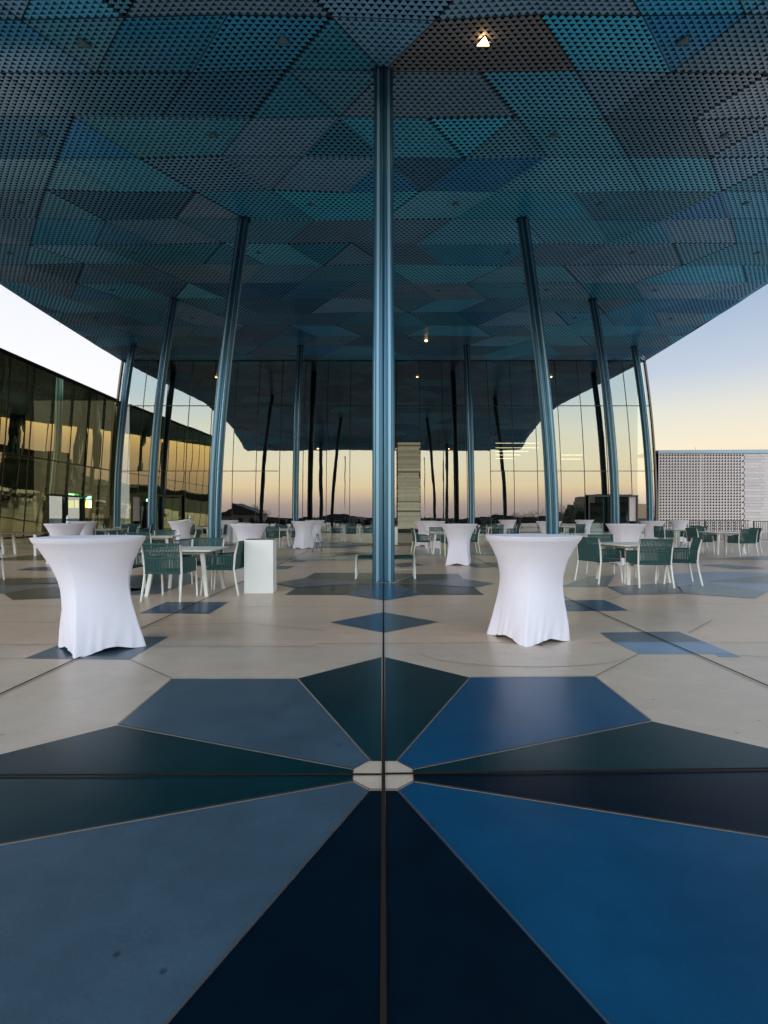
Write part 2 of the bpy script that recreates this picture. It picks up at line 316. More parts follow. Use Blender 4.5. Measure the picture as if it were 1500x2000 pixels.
pal = [(.05, .33, .48), (.02, .24, .46), (.04, .40, .56), (.07, .33, .46), (.15, .30, .42), (.11, .28, .40), (.05, .36, .50), (.09, .42, .56), (.19, .32, .42), (.10, .36, .48), (.03, .28, .44), (.04, .22, .36), (.12, .27, .38)]; pal = [(a*.98, b*1.20, min(.85, c*1.42)) for a, b, c in pal]
so_ = MB(); tints = []; seam = MB()
rs = random.Random(12)
def P(i, j, k):   # lattice point: i along X (in cells), j fine row
    Y = Y0+j*RY/NS; X = (i+j*.5)*BX/NS
    return X, Y
cache = {}
def mvz(i, k): return (random.Random(i*92821+k*68917+5).random()-.5)*.11   # the facets tilt: every lattice corner sits a little high or low
def fz(X, Y):
    v = (Y-Y0)/RY; k = math.floor(v+1e-6); v -= k; u = (X-k*.5*BX)/BX-v*.5; i = math.floor(u+1e-6); u -= i
    if u+v <= 1+1e-6: return mvz(i, k)*(1-u-v)+mvz(i+1, k)*u+mvz(i, k+1)*v
    return mvz(i+1, k+1)*(u+v-1)+mvz(i, k+1)*(1-u)+mvz(i+1, k)*(1-v)
def W3(X, Y):
    a = warp(X, Y); return Vector((a[0], a[1], a[2]+fz(X, Y)*min(1, max(0, (YF-Y)/3))))
for k in rows:
    Ya = Y0+k*RY
    if Ya+RY > YF+.05: pass
    # macro triangles in this row: index t = (col, up/down); panels = runs of 1..4 triangles
    ntri = 60; run = 0; col = None; up = True; pan = {}
    for t in range(-ntri, ntri):
        if run == 0:
            run = rs.choice([1, 1, 2, 2, 3, 3]); c0 = rs.choice(pal); v = rs.uniform(.75, 1.45); col = tuple(min(1, c*v) for c in c0); up = rs.random() < .5
            start = t
        pan[t] = (col, up, start); run -= 1
    if k == -1:
        for t in (1, 2, 3): pan[t] = ((.20, .23, .27), True, 1)
    lim = max(xlim(Ya), xlim(Ya+RY))
    for jj in range(NS):
        j = k*NS+jj; Yl = Y0+j*RY/NS; Yh = Yl+RY/NS
        if Yl > YF-.02: continue
        Yh = min(Yh, YF)
        ncell = int(lim/(BX/NS))+NS*3
        for i in range(-ncell-int(j/2), ncell-int(j/2)):
            xa = (i+j*.5)*BX/NS
            if abs(xa+BX/NS*.5) > lim+.12: continue
            dx = BX/NS
            # cells between fine rows: up cell (base on low row), down cell
            for kind in (0, 1):
                if kind == 0: tri = [(xa, Yl), (xa+dx, Yl), (xa+dx*.5, Yh)]
                else: tri = [(xa+dx, Yl), (xa+dx*1.5, Yh), (xa+dx*.5, Yh)]
                # macro triangle containing the centroid
                cx = sum(p[0] for p in tri)/3; cy = sum(p[1] for p in tri)/3
                vv = (cy-Ya)/RY; uu = (cx-k*.5*BX)/BX - vv*.5
                iu = math.floor(uu); fr = uu-iu
                t = 2*iu+(0 if fr+vv < 1 else 1)
                colr, upp, st = pan.get(t, pan[0])
                lc = [xlim(p[1]) for p in tri]; tri = [(min(max(p[0], -l_), l_), p[1]) for p, l_ in zip(tri, lc)]
                W = [W3(*p) for p in tri]
                hole = (kind == 0) == upp
                edge = min(vv, 1-vv)*NS < .3 and False
                if hole and abs(cx) < min(lc)-.2:
                    c = (W[0]+W[1]+W[2])/3
                    s_ = .80
                    I = [c+(p-c)*s_ for p in W]
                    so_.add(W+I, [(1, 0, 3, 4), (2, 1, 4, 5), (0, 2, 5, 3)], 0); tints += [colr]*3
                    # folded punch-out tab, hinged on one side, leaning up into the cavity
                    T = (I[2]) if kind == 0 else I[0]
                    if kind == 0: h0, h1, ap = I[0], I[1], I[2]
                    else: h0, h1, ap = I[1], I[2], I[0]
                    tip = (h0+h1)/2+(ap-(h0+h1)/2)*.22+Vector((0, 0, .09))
                    so_.add([h0, h1, tip], [(0, 1, 2)], 0); tints += [tuple(q*.3 for q in colr)]  # tab colour darkened to carry the shade of the cavity
                else:
                    so_.add(W, [(2, 1, 0)], 0); tints += [colr]
    # seams
    def sline(p, q, wd):
        n = 6
        for a in range(n):
            A = W3(p[0]+(q[0]-p[0])*a/n, p[1]+(q[1]-p[1])*a/n); B = W3(p[0]+(q[0]-p[0])*(a+1)/n, p[1]+(q[1]-p[1])*(a+1)/n)
            d = (B-A).normalized(); s2 = Vector((-d.y, d.x, 0)).normalized()*wd/2; dn = Vector((0, 0, -.006))
            seam.add([A-s2+dn, A+s2+dn, B+s2+dn, B-s2+dn], [(0, 1, 2, 3)])
    Yb = min(Ya+RY, YF)
    if Ya < YF:
        for t in range(-24, 25):
            iu = t//2
            x0 = iu*BX+k*.5*BX
            if t % 2 == 0:   # left edge of up triangle: between t-1 and t
                if pan[t-1][2] != pan[t][2] and abs(x0) < lim and Yb-Ya > 2: 
                    if abs(x0+.5*BX) < lim: sline((x0, Ya), (x0+.5*BX, Yb), .018)
            else:
                if pan[t-1][2] != pan[t][2] and abs(x0+BX) < lim and Yb-Ya > 2:
                    sline((x0+BX, Ya), (x0+.5*BX, Yb), .018)
        for t in range(-9, 9):
            xa_ = t*BX+(k % 2)*.5*BX
            if abs(xa_) < lim and abs(xa_+BX) < lim: sline((xa_, Ya), (xa_+BX, Ya), .016)
me = so_.mesh('soffit', M_soffit)
ca = me.color_attributes.new('tint', 'FLOAT_COLOR', 'CORNER')
tot = np.array([len(x) for x in so_.f]); tt = np.repeat(np.array([(*c, 1) for c in tints], dtype=np.float32), tot, axis=0)
ca.data.foreach_set('color', tt.ravel())
o = bpy.data.objects.new('soffit', me); C.objects.link(o); par(o, canopy)
par(seam.build('panel_joint', M_seam), canopy)
# near-black sheet added for the shade behind the holes, flat end above and behind the viewer, roof deck and fascia
bk = MB(); deck = MB(); fa = MB()
Ys = [Y0-2*RY+q*(YF-(Y0-2*RY))/40 for q in range(41)]
prof = []
for Y in Ys:
    l = xlim(Y); a = warp(-l, Y); b = warp(l, Y); prof.append((a, b))
first = prof[0]
tail = [((-first[1][0], y, z+H), (first[1][0], y, z+H)) for y, z in ((-2.3, 11.6), (1.5, 9.9), (4.8, 8.75))]
full = tail+prof
def slab(mb, dz0, inset, pr):
    vs = []
    for a, b in pr: vs += [(a[0]+inset, a[1], a[2]+dz0), (b[0]-inset, b[1], b[2]+dz0)]
    mb.add(vs, [(2*q, 2*q+1, 2*q+3, 2*q+2) for q in range(len(pr)-1)])
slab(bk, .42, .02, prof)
par(bk.build('cavity_shade_sheet', M_cavity_shade), canopy)
# plain closed soffit behind the viewer
tl = MB(); pr = tail+[prof[0]]; slab(tl, 0, 0, pr); par(tl.build('rear_soffit', mat('rear_soffit_blue', (.02, .07, .09), .5, noise=.2, nscale=1)), canopy)
slab(deck, .75, -.0, full); par(deck.build('roof_deck', M_fascia), canopy)
vs = []; fs = []
for q, (a, b) in enumerate(full): vs += [(a[0], a[1], a[2]-.02), (a[0]-.0, a[1], a[2]+.75), (b[0], b[1], b[2]-.02), (b[0], b[1], b[2]+.75)]
for q in range(len(full)-1): fs += [(4*q, 4*q+1, 4*q+5, 4*q+4), (4*q+2, 4*q+6, 4*q+7, 4*q+3)]
fs += [(0, 2, 3, 1)]; fa.add(vs, fs); par(fa.build('fascia', M_fascia), canopy)

# ---------------------------------------------------------------- columns
def column(X0, Yc, r0, label, lean=True):
    top = W3(X0, Yc)+Vector((0, 0, .03)) if lean else (X0, Yc, warp(0, Yc)[2]); zt = top[2]-.02; n = 180; m = 22
    circ = [(.198, math.pi/4+q*math.pi/2, .075) for q in range(4)]+[(.157, q*math.pi/2+sg*.29, .045) for q in range(4) for sg in (-1, 1)]
    prof_ = []
    for k in range(n):
        p = 2*math.pi*(k+.5)/n; best = .14
        am = abs(((p+math.pi/4) % (math.pi/2))-math.pi/4)
        for d_, a_, r_ in circ:
            c_ = math.cos(p-a_); dd_ = r_*r_-d_*d_*(1-c_*c_)
            if c_ > 0 and dd_ > 0: best = max(best, d_*c_+math.sqrt(dd_))
        if abs(am-.50) < .07: best = .178
        prof_.append(best/.215)
    root = empty('canopy_column', (X0, Yc, 0)); tag(root, label, 'column', 'fluted blue columns carrying the canopy')
    def cen(z):
        if not lean: return 0, 0
        t = z/zt
        th = math.atan2(z-H, Yc); return X0*math.cos(th)*(1+(top[0]/(X0*math.cos(math.atan2(zt-H, Yc)))-1)*t)-X0 if X0 else 0, (top[1]-Yc)*t
    vs = []; fs = []
    for a in range(m+1):
        z = zt*a/m; cx_, cy_ = cen(z); th = math.atan2(z-H, Yc); rr = r0*(1 if z < H else (.45+.55*math.cos(th)))
        for k in range(n):
            p = 2*math.pi*(k+.5)/n
            rad = rr*prof_[k]
            vs.append((cx_+rad*math.cos(p), cy_+rad*math.sin(p), z))
    for a in range(m):
        for k in range(n): fs.append((a*n+k, a*n+(k+1) % n, (a+1)*n+(k+1) % n, (a+1)*n+k))
    s = MB(); s.add(vs, fs, 0, True)
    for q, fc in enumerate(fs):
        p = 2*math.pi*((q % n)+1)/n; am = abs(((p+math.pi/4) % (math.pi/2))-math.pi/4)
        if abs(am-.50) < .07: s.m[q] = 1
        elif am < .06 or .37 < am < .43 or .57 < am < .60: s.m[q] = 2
    s.build('shaft', [M_col, M_flute_glint, M_groove_shade], root)
    c = MB(); cx_, cy_ = cen(zt); rr = r0*1.25*(.45+.55*math.cos(math.atan2(zt-H, Yc)))
    c.add([(cx_+rr*math.cos(math.pi/3*k+math.pi/6), cy_+rr*math.sin(math.pi/3*k+math.pi/6), zt+d) for d in (-.10, .06) for k in range(6)], [(k, (k+1) % 6, 6+(k+1) % 6, 6+k) for k in range(6)]+[(5, 4, 3, 2, 1, 0)])
    c.build('collar', M_collar, root)
    b = MB(); b.lathe([(r0*1.04, 0), (r0*1.04, .012), (r0*.7, .014)], 32); b.build('base_ring', M_collar, root)
    return root
column(0, 9.62, .218, 'thick central fluted blue column, nearest of all, rising from the floor diamond')
for s_, nm in ((-1, 'left'), (1, 'right')):
    column(s_*6.2, 17.8, .195, 'fluted blue column %s of the central one, second in size, behind %s front furniture' % (nm, 'left' if s_ < 0 else 'right'))
    column(s_*12.4, 26.0, .180, 'leaning fluted blue column in front of the %s glass doors' % nm)
    column(s_*18.75, 34.2, .185, 'outermost slender blue column beside the %s end of the glass facade' % nm)
    column(s_*6.2, 34.2, .20, 'slim far blue column close to the glass, %s of centre' % nm)
    column(s_*8.45, 9.62, .218, 'column at the %s edge of the picture, only its top collar showing' % nm, lean=False)
    column(s_*6.2, -.9, .218, 'column beside the viewpoint, seen only mirrored in the glass, %s' % nm, lean=False)

# ---------------------------------------------------------------- canopy downlights
ORD = ['first', 'second', 'third', 'fourth', 'fifth', 'sixth', 'seventh', 'eighth']
lit = {(0, 3.1), (0, -15.5), (0, 15.5), (6, 3.1), (6, -15.5), (6, 15.5)}
for rI in range(8):
    Y = 8.35+rI*4.1
    xs = [x for x in ([-15.5, -9.3, -3.1, 3.1, 9.3, 15.5] if rI % 2 == 0 else [-18.6, -12.4, -6.2, 6.2, 12.4, 18.6])]
    for q, X in enumerate(xs):
        c = W3(X, Y); L_ = (rI, X) in lit
        sz = .145
        root = empty('ceiling_light', (c.x, c.y, c.z-.01))
        nm = 'canopy light, %s row from the viewer, %s from left' % (ORD[rI], ORD[q])
        if L_: tag(root, 'glowing warm triangular '+nm, 'ceiling light', 'triangular lights set in the canopy')
        else: tag(root, 'unlit small triangular '+nm, 'ceiling light', 'triangular lights set in the canopy')
        kk = c.z/10.
        t3 = [Vector((-sz*.8, .13*sz/.21, 0)), Vector((sz*.8, .13*sz/.21, 0)), Vector((0, -.13*sz/.21, 0))]
        h = MB(); h.add([p+Vector((0, 0, .02)) for p in t3]+[p*1.12+Vector((0, 0, -.02)) for p in t3]+[p*.9+Vector((0, 0, -.02)) for p in t3],
                        [(0, 1, 4, 3), (1, 2, 5, 4), (2, 0, 3, 5), (3, 4, 7, 6), (4, 5, 8, 7), (5, 3, 6, 8)])
        h.build('housing', M_hous, root)
        l = MB(); l.add([p*.92+Vector((0, 0, -.021)) for p in t3]+[Vector((0, 0, -.09 if L_ else -.03))], [(0, 1, 3), (1, 2, 3), (2, 0, 3)]); l.build('lens', M_lit if L_ else M_unlit, root)

# ---------------------------------------------------------------- glass pavilion
pav = empty('glass_pavilion', (0, YF, 0)); tag(pav, 'wide glass walled pavilion facade under the canopy, mirroring the sunset sky', 'building')
def ylean(z):
    z -= H
    if z < 2.8: return 0
    if z < 5.4: return -.0175*(z-2.8)**2/5.2
    return -.0175*(1.3+z-5.4)
def fp(X, z, dy=0):
    return (X*math.cos(math.atan2(z-H, YF)), YF+dy+ylean(z), z)
xpx = [749+26+46*k for k in range(-12, 12)]
mx_ = [(x-CX)/F*YF for x in xpx if 214 < x < 1284]
mx_ = [-21.1]+mx_+[21.1]
rowz = [0, H+3.49, H+8.53, H+12.02]
rg = random.Random(3)
def pane(X0, X1, z0, z1, m):
    mb = MB(); nz = 10 if z1-z0 > 3 else 4; nx = 2
    g = .015; yaw = rg.uniform(-.0028, .0028); pit = rg.uniform(-.0015, .0015); bow = rg.uniform(-.006, .006)
    vs = []
    for a in range(nz+1):
        z = z0+g+(z1-z0-2*g)*a/nz
        for b in range(nx+1):
            X = X0+g+(X1-X0-2*g)*b/nx
            p = fp(X, z); u = (b/nx-.5)*2; vs.append((p[0], p[1]+yaw*(X-X0-.9)*1.0+pit*(z-z0)+bow*(1-u*u)*.6-YF, p[2]))
    mb.add(vs, [(a*(nx+1)+b, a*(nx+1)+b+1, (a+1)*(nx+1)+b+1, (a+1)*(nx+1)+b) for a in range(nz) for b in range(nx)], 0, True)
    mb.build('window_pane', m, pav)
fr = MB()
DOORS = [(-1, (259-CX)/F*YF, (355-CX)/F*YF), (1, (1149-CX)/F*YF, (1243-CX)/F*YF)]
def indoor(X0, X1):
    c = (X0+X1)/2
    return any(a-.2 < c < b+.2 for _, a, b in DOORS)
for q in range(len(mx_)-1):
    a, b = mx_[q], mx_[q+1]; c = (a+b)/2; px = CX+c/YF*F
    tall = 541 < px < 960
    pane(a, b, rowz[2], rowz[3], M_glass)
    if tall:
        if 775 < px < 822:
            pane(a, b, H+5.75, rowz[2], M_glass)
        else: pane(a, b, 0, rowz[2], M_glass)
    else:
        pane(a, b, rowz[1], rowz[2], M_glass)
        pane(a, b, 2.86 if indoor(a, b) else 0, rowz[1], M_glass)
def fbar(X, z0, z1, wd, dp):
    n = 10
    for a in range(n):
        za = z0+(z1-z0)*a/n; zb = z0+(z1-z0)*(a+1)/n; A = fp(X, za); B = fp(X, zb)
        vs = [(p[0]+dx, p[1]+dy-YF, p[2]) for p in (A, B) for dx, dy in ((-wd/2, -.02), (wd/2, -.02), (wd/2, dp), (-wd/2, dp))]
        fr.add(vs, [(0, 1, 5, 4), (1, 2, 6, 5), (2, 3, 7, 6), (3, 0, 4, 7)])
for X in mx_: fbar(X, 0 if not any(a-.1 < X < b+.1 for _, a, b in DOORS) else 2.86, rowz[3], .045, .16)
def hbar(X0, X1, z, th=.05):
    n = 12
    for a in range(n):
        A = fp(X0+(X1-X0)*a/n, z); B = fp(X0+(X1-X0)*(a+1)/n, z)
        fr.box(A[0], B[0], A[1]-YF-.026, A[1]-YF+.1, z-th/2, z+th/2)
hbar(-21.1, 21.1, rowz[2], .06); hbar(-21.1, (541-CX)/F*YF, rowz[1]); hbar((960-CX)/F*YF, 21.1, rowz[1]); hbar(-21.1, 21.1, rowz[3]-.03, .08)
fr.box(-21.1, 21.1, -.03, .1, 0, .07)
fr.build('mullion_frame', M_mull, pav)
for s_ in (-1, 1):
    e = MB(); n = 10
    for a in range(n):
        A = fp(s_*21.14, H+12.02*a/n if a else 0); B = fp(s_*21.14, H+12.02*(a+1)/n)
        vs = [(p[0]+dx, p[1]+dy-YF, p[2]) for p in (A, B) for dx, dy in ((-.05, -.10), (.07, -.10), (.07, .3), (-.05, .3))]
        e.add(vs, [(0, 1, 5, 4), (1, 2, 6, 5), (2, 3, 7, 6), (3, 0, 4, 7)])
    e.build('corner_trim', mat('bronze_trim', (.16, .11, .09), .4, metal=.3), pav)
# stacked strip cladding pier in the centre bay
x0, x1 = (776-CX)/F*YF, (821-CX)/F*YF
st = MB(); stt = []; z = .3; rq = random.Random(8)
while z < H+5.68:
    h_ = rq.choice([.06, .08, .1, .13]); l = x0+rq.uniform(0, .06); r_ = x1-rq.choice([0, .02, .05, .14]) * rq.random()
    y_ = -.10-rq.uniform(0, .025); vbase = rq.uniform(.8, 1.2); c = (.60*vbase, .56*vbase, .42*vbase)
    if rq.random() < .07: c = (.16, .19, .10)
    n0 = len(st.f); st.box(l, r_, y_, -.03, z, min(z+h_-.006, H+5.7)); stt += [c]*(len(st.f)-n0); z += h_
me = st.mesh('stone_pier', M_stone); ca = me.color_attributes.new('tint', 'FLOAT_COLOR', 'CORNER')
ca.data.foreach_set('color', np.repeat(np.array([(*c, 1) for c in stt], dtype=np.float32), 4, axis=0).ravel())
o = bpy.data.objects.new('stone_pier', me); C.objects.link(o); o.parent = pav
bp = MB(); bp.box(x0-.02, x1+.02, -.03, .02, 0, H+5.72); bp.build('pier_backing', M_int, pav)
# doors
for s_, a, b in DOORS:
    d = MB()
    for X, wd in ((a, .1), (b, .1), ((a+b)/2, .12), (a+.66 if s_ < 0 else b-.66, .08)): d.box(X-wd/2, X+wd/2, -.16, .05, .0, 2.82)
    d.box(a-.05, b+.05, -.19, .05, 2.78, 2.90)
    fo = d.build('door_frame', M_mull, pav)
    pa = MB(); xx = (a+.05, a+.62) if s_ < 0 else (b-.62, b-.05)
    pa.box(xx[0], xx[1], -.05, -.03, .9, 2.77); pa.build('side_pane_reflection', M_pane_reflect, pav)  # opaque panel added in place of the reflection on the side pane
    for u, v in (((a+.70 if s_ < 0 else a+.05), (a+b)/2-.06), ((a+b)/2+.06, (b-.05 if s_ < 0 else b-.70))):
        dd = MB(); dd.add([(u, -.12, .02), (v, -.12, .02), (v, -.12, 2.77), (u, -.12, 2.77)], [(0, 1, 2, 3)]); do = dd.build('door', M_glassd, pav)
        hh = MB(); hh.tube([(v-.12, -.18, .8), (v-.12, -.18, 1.7)], .018, 8); hh.build('handle', M_steel, do)
# interior
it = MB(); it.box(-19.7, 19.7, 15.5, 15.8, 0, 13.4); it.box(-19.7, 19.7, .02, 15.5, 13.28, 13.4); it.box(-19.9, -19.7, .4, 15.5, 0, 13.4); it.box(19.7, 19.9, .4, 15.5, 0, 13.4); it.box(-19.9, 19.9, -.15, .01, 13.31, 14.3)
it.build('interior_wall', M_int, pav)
itf = MB(); itf.box(-19.7, 19.7, .3, 15.5, .012, .03); itf.build('interior_floor', M_intf, pav)
ll = MB()
for k, (xa, xb, zz) in enumerate([(968, 1052, 866), (968, 1052, 875), (968, 1032, 882), (968, 1016, 889), (968, 1005, 896), (1096, 1140, 889), (1096, 1135, 897)]):
    D = YF+3+k*.5; ll.box((xa-CX)/F*D, (xb-CX)/F*D, D-YF-.04, D-YF, H+(HOR-zz)/F*D, H+(HOR-zz)/F*D+.03)
ll.build('strip_light', M_linel, pav)
def txt(s, size, loc, m, parent, name='lettering', rot=(R(90), 0, 0)):
    cu = bpy.data.curves.new(name, 'FONT'); cu.body = s; cu.size = size; cu.align_x = 'CENTER'; cu.align_y = 'CENTER'; cu.extrude = .003
    ob = bpy.data.objects.new(name, cu); C.objects.link(ob); dg = bpy.context.evaluated_depsgraph_get(); me = bpy.data.meshes.new_from_object(ob.evaluated_get(dg))
    bpy.data.objects.remove(ob); me.materials.clear(); me.materials.append(m); o = bpy.data.objects.new(name, me); C.objects.link(o); o.location = loc; o.rotation_euler = rot; o.parent = parent; return o
def exit_sign(loc, label, rz=0):
    r = empty('exit_sign', loc, rz); tag(r, label, 'exit sign')
    b = MB(); b.box(-.17, .17, 0, .04, -.10, .10); b.build('sign_box', M_exit, r); txt('EXIT', .17, (0, -.008, 0), M_exitw, r)
exit_sign(((291-CX)/F*(YF-.3), YF-.36, H+31/F*(YF-.3)), 'green lit EXIT sign over the left glass door of the pavilion')

# ---------------------------------------------------------------- left wing
wing = empty('glass_wing', (-21, 26, 0)); tag(wing, 'long gold tinted glass wing with a dark flat roof on the left', 'building')
XT, XB, ZT = -20.45, -21.15, H+8.86
def wpt(y, z): return (XB+(XT-XB)*max(0, z)/ZT+21, y-26, z)
ys = [13.9+1.83*k for k in range(14)]; ys[-1] = YF-.05
wf = MB()
for q in range(13):
    for z0, z1 in ((0, H+3.5), (H+3.5, ZT-.12)):
        if 2 <= 12-q <= 3 and z0 == 0: z0 = 2.6
        yaw = rg.uniform(-.0025, .0025); pit = rg.uniform(-.001, .001); bow = rg.uniform(-.006, .006); vs = []; nz = 6; nx = 4
        for a in range(nz+1):
            for b in range(nx+1):
                y = ys[q]+.015+(ys[q+1]-ys[q]-.03)*b/nx; z = z0+.015+(z1-z0-.03)*a/nz; p = wpt(y, z); u = (b/nx-.5)*2
                vs.append((p[0]+yaw*(u*.9)+pit*(z-z0)+bow*(1-u*u), p[1], p[2]))
        mb = MB(); mb.add(vs, [(a*(nx+1)+b, a*(nx+1)+b+1, (a+1)*(nx+1)+b+1, (a+1)*(nx+1)+b) for a in range(nz) for b in range(nx)], 0, True); mb.build('window_pane', M_glassw, wing)
for y in ys:
    n = 6
    A = wpt(y, 0); B = wpt(y, ZT)
    wf.add([(p[0]+dx, p[1]+dy, p[2]) for p in (A, B) for dx, dy in ((-.15, -.025), (.02, -.025), (.02, .025), (-.15, .025))], [(0, 1, 5, 4), (1, 2, 6, 5), (2, 3, 7, 6), (3, 0, 4, 7)])
for z, th in ((H+3.5, .05), (.04, .08), (ZT-.08, .12)):
    A = wpt(13.9, z); B = wpt(YF-.05, z); wf.box(A[0]-.1, A[0]+.026, A[1], B[1], z-th/2, z+th/2)
wf.build('mullion_frame', M_mull, wing)
wr_ = MB(); wr_.box(-12, .62, -12.2, YF-26-.4, ZT, ZT+.10); wr_.build('roof', M_mull, wing)
wi = MB(); wi.box(-6, -5.8, -12, 11.3, 0, ZT-.2); wi.box(-5.8, -.6, -12.3, -12.1, 0, ZT-.2); wi.build('interior_wall', M_int, wing)
# wing doors with lit windows beyond
dw = MB(); ya, yb = ys[9], ys[11]
for y in (ya, (ya+yb)/2, yb): A = wpt(y, 0); dw.box(A[0]-.1, A[0]+.25, y-26-.05, y-26+.05, 0, 2.6)
dw.box(wpt(0, 2.6)[0]-.1, wpt(0, 2.6)[0]+.25, ya-26-.05, yb-26+.05, 2.55, 2.68); dw.build('door_frame', M_mull, wing)
for u, v in ((ya+.06, (ya+yb)/2-.06), ((ya+yb)/2+.06, yb-.06)):
    dd = MB(); dd.add([(wpt(0, 0)[0], u-26, .02), (wpt(0, 0)[0], v-26, .02), (wpt(0, 2.5)[0], v-26, 2.54), (wpt(0, 2.5)[0], u-26, 2.54)], [(0, 1, 2, 3)]); dd.build('door', M_glassd, wing)
def wpx(x, y, D): return ((x-CX)/F*D, D, H+(HOR-y)/F*D)
exit_sign(wpx(173, 972, 34.2), 'small green EXIT sign over the doors of the gold glass wing')
for k, (xa, xb) in enumerate(((132, 143), (146, 153), (162, 178))):
    D = 34.6; A = wpx(xa, 992, D); B = wpx(xb, 977, D); s = MB(); s.box(A[0]+21, B[0]+21, D-26, D-26+.05, A[2], B[2]); s.build('lit_window', M_screen, wing)

# ---------------------------------------------------------------- white perforated building on the right
wb = empty('perforated_white_building', (28, YF, 0)); tag(wb, 'low white building clad in panels with rows of small triangular openings, far right', 'building')
pc = .228; zt = H+4.86; xs0 = 21.32; nc = 29; nr = 28
w1 = MB()
for i in range(nc):
    for j in range(nr):
        xa = xs0+i*pc-28; za = zt-(j+1)*pc; BLc, BRc, TRc, TLc = (xa, 0, za), (xa+pc, 0, za), (xa+pc, 0, za+pc), (xa, 0, za+pc)
        if i == nc-1 and j % 2: w1.add([BLc, BRc, TRc, TLc], [(0, 1, 2, 3)], 0); continue
        if i == 14: sx = .6
        else: sx = 1
        a = (xa+pc*(.92-.80*sx), 0, za+pc*.12); b = (xa+pc*.92, 0, za+pc*.12); c = (xa+pc*.92, 0, za+pc*.92)
        w1.add([BLc, BRc, TRc, TLc, a, b, c], [(0, 1, 5, 4), (1, 2, 6, 5), (2, 3, 6), (3, 0, 4, 6)], 0)
        # deep reveals, coloured near-black for the shade inside the openings
        w1.add([a, b, c, (a[0], .12, a[2]), (b[0], .12, b[2]), (c[0], .12, c[2])], [(0, 1, 4, 3), (1, 2, 5, 4), (2, 0, 3, 5)], 1)
w1.build('perforated_panel', [M_wwall, M_cavity_shade], wb)
bkp = MB(); bkp.box(xs0-28-.02, xs0+nc*pc-28, .13, .5, -.2, zt); bkp.build('dark_backing', M_cavity_shade, wb)
jl = MB()
for j in range(nr): jl.box(xs0-28, xs0+nc*pc-28, -.004, 0, zt-(j+1)*pc-.004, zt-(j+1)*pc+.004)
for i in range(0, nc+1): jl.box(xs0+i*pc-28-.003, xs0+i*pc-28+.003, -.004, 0, 0, zt)
jl.build('panel_joint', mat('joint_grey', (.42, .39, .40), .8), wb)
pl = MB(); rp = random.Random(4)
for j in range(28):
    za = zt-(j+1)*pc; x = xs0+nc*pc-28+(.05 if j % 2 else 0); x_end = 12
    sl_ = .12 if (j//2) % 2 else -.12; cuts = [x]
    for base in (1.35, 2.7, 4.0, 5.4): cuts.append(xs0+nc*pc-28+base+(.18 if (j//1) % 2 else -.05)+rp.uniform(-.05, .05))
    cuts.append(x_end)
    for q in range(len(cuts)-1):
        u, v = cuts[q]+.006, cuts[q+1]-.006; d = -rp.uniform(0, .02); o0 = sl_ if q else 0; o1 = sl_ if q < len(cuts)-2 else 0
        mi = rp.choice([0, 1, 1, 2]) if q != 1 else rp.choice([2, 2, 0])
        pl.add([(u-o0*.5, d, za+.006), (v-o1*.5, d, za+.006), (v+o1*.5, d, za+pc-.004), (u+o0*.5, d, za+pc-.004), (u-o0*.5, .1, za+.006), (v-o1*.5, .1, za+.006), (v+o1*.5, .1, za+pc-.004), (u+o0*.5, .1, za+pc-.004)],
               [(0, 1, 2, 3), (0, 4, 5, 1), (3, 2, 6, 7), (0, 3, 7, 4), (1, 5, 6, 2)], mi)
pl.build('plank_cladding', [M_wwall, M_wwall2, M_wwall3], wb)
b3 = MB(); b3.box(xs0+nc*pc-28, 12, .1, .5, -.2, zt); b3.build('wall', M_seam, wb)
cp = MB(); cp.add([(-6.75, -.08, zt+.02), (12, -.08, zt+.02), (12, -.08, zt+.36), (-6.75, -.08, zt+.24), (-6.75, 3, zt+.02), (12, 3, zt+.02), (12, 3, zt+.36), (-6.75, 3, zt+.24)], [(0, 1, 2, 3), (3, 2, 6, 7), (4, 7, 6, 5), (0, 4, 5, 1), (0, 3, 7, 4)]); cp.build('coping', M_cap, wb)
at = MB(); at.tube([(-3.2, 1, zt+.2), (-3.2, 1, zt+.62)], .012, 6); at.build('antenna', M_rail, wb)

# ---------------------------------------------------------------- railing
ra = empty('railing', (18, 24.5, 0)); tag(ra, 'dark metal picket railing across the right side in front of the white building', 'railing')
t_ = MB(); t_.box(-4.0, .43, -.03, .03, 1.03, 1.07); t_.box(.43, 10, -.33, -.27, 1.0, 1.04); t_.box(-4.0, .43, -.02, .02, .07, .10); t_.box(.43, 10, -.32, -.28, .07, .10); t_.build('top_rail', M_rail, ra)
t_ = MB(); x = -3.95
while x < 10:
    yy = 0 if x < .43 else -.3; t_.box(x-.009, x+.009, yy-.012, yy+.012, .08, 1.03 if x < .43 else 1.0); x += .105
t_.build('baluster_panel', M_rail, ra)
for x in (-4, -1.8, .43, 2.6, 4.8, 7, 9.2):
    yy = 0 if x < .43 else -.3
    p = MB(); p.box(x-.025, x+.025, yy-.03, yy+.03, 0, 1.029); p.build('post', M_rail, ra)

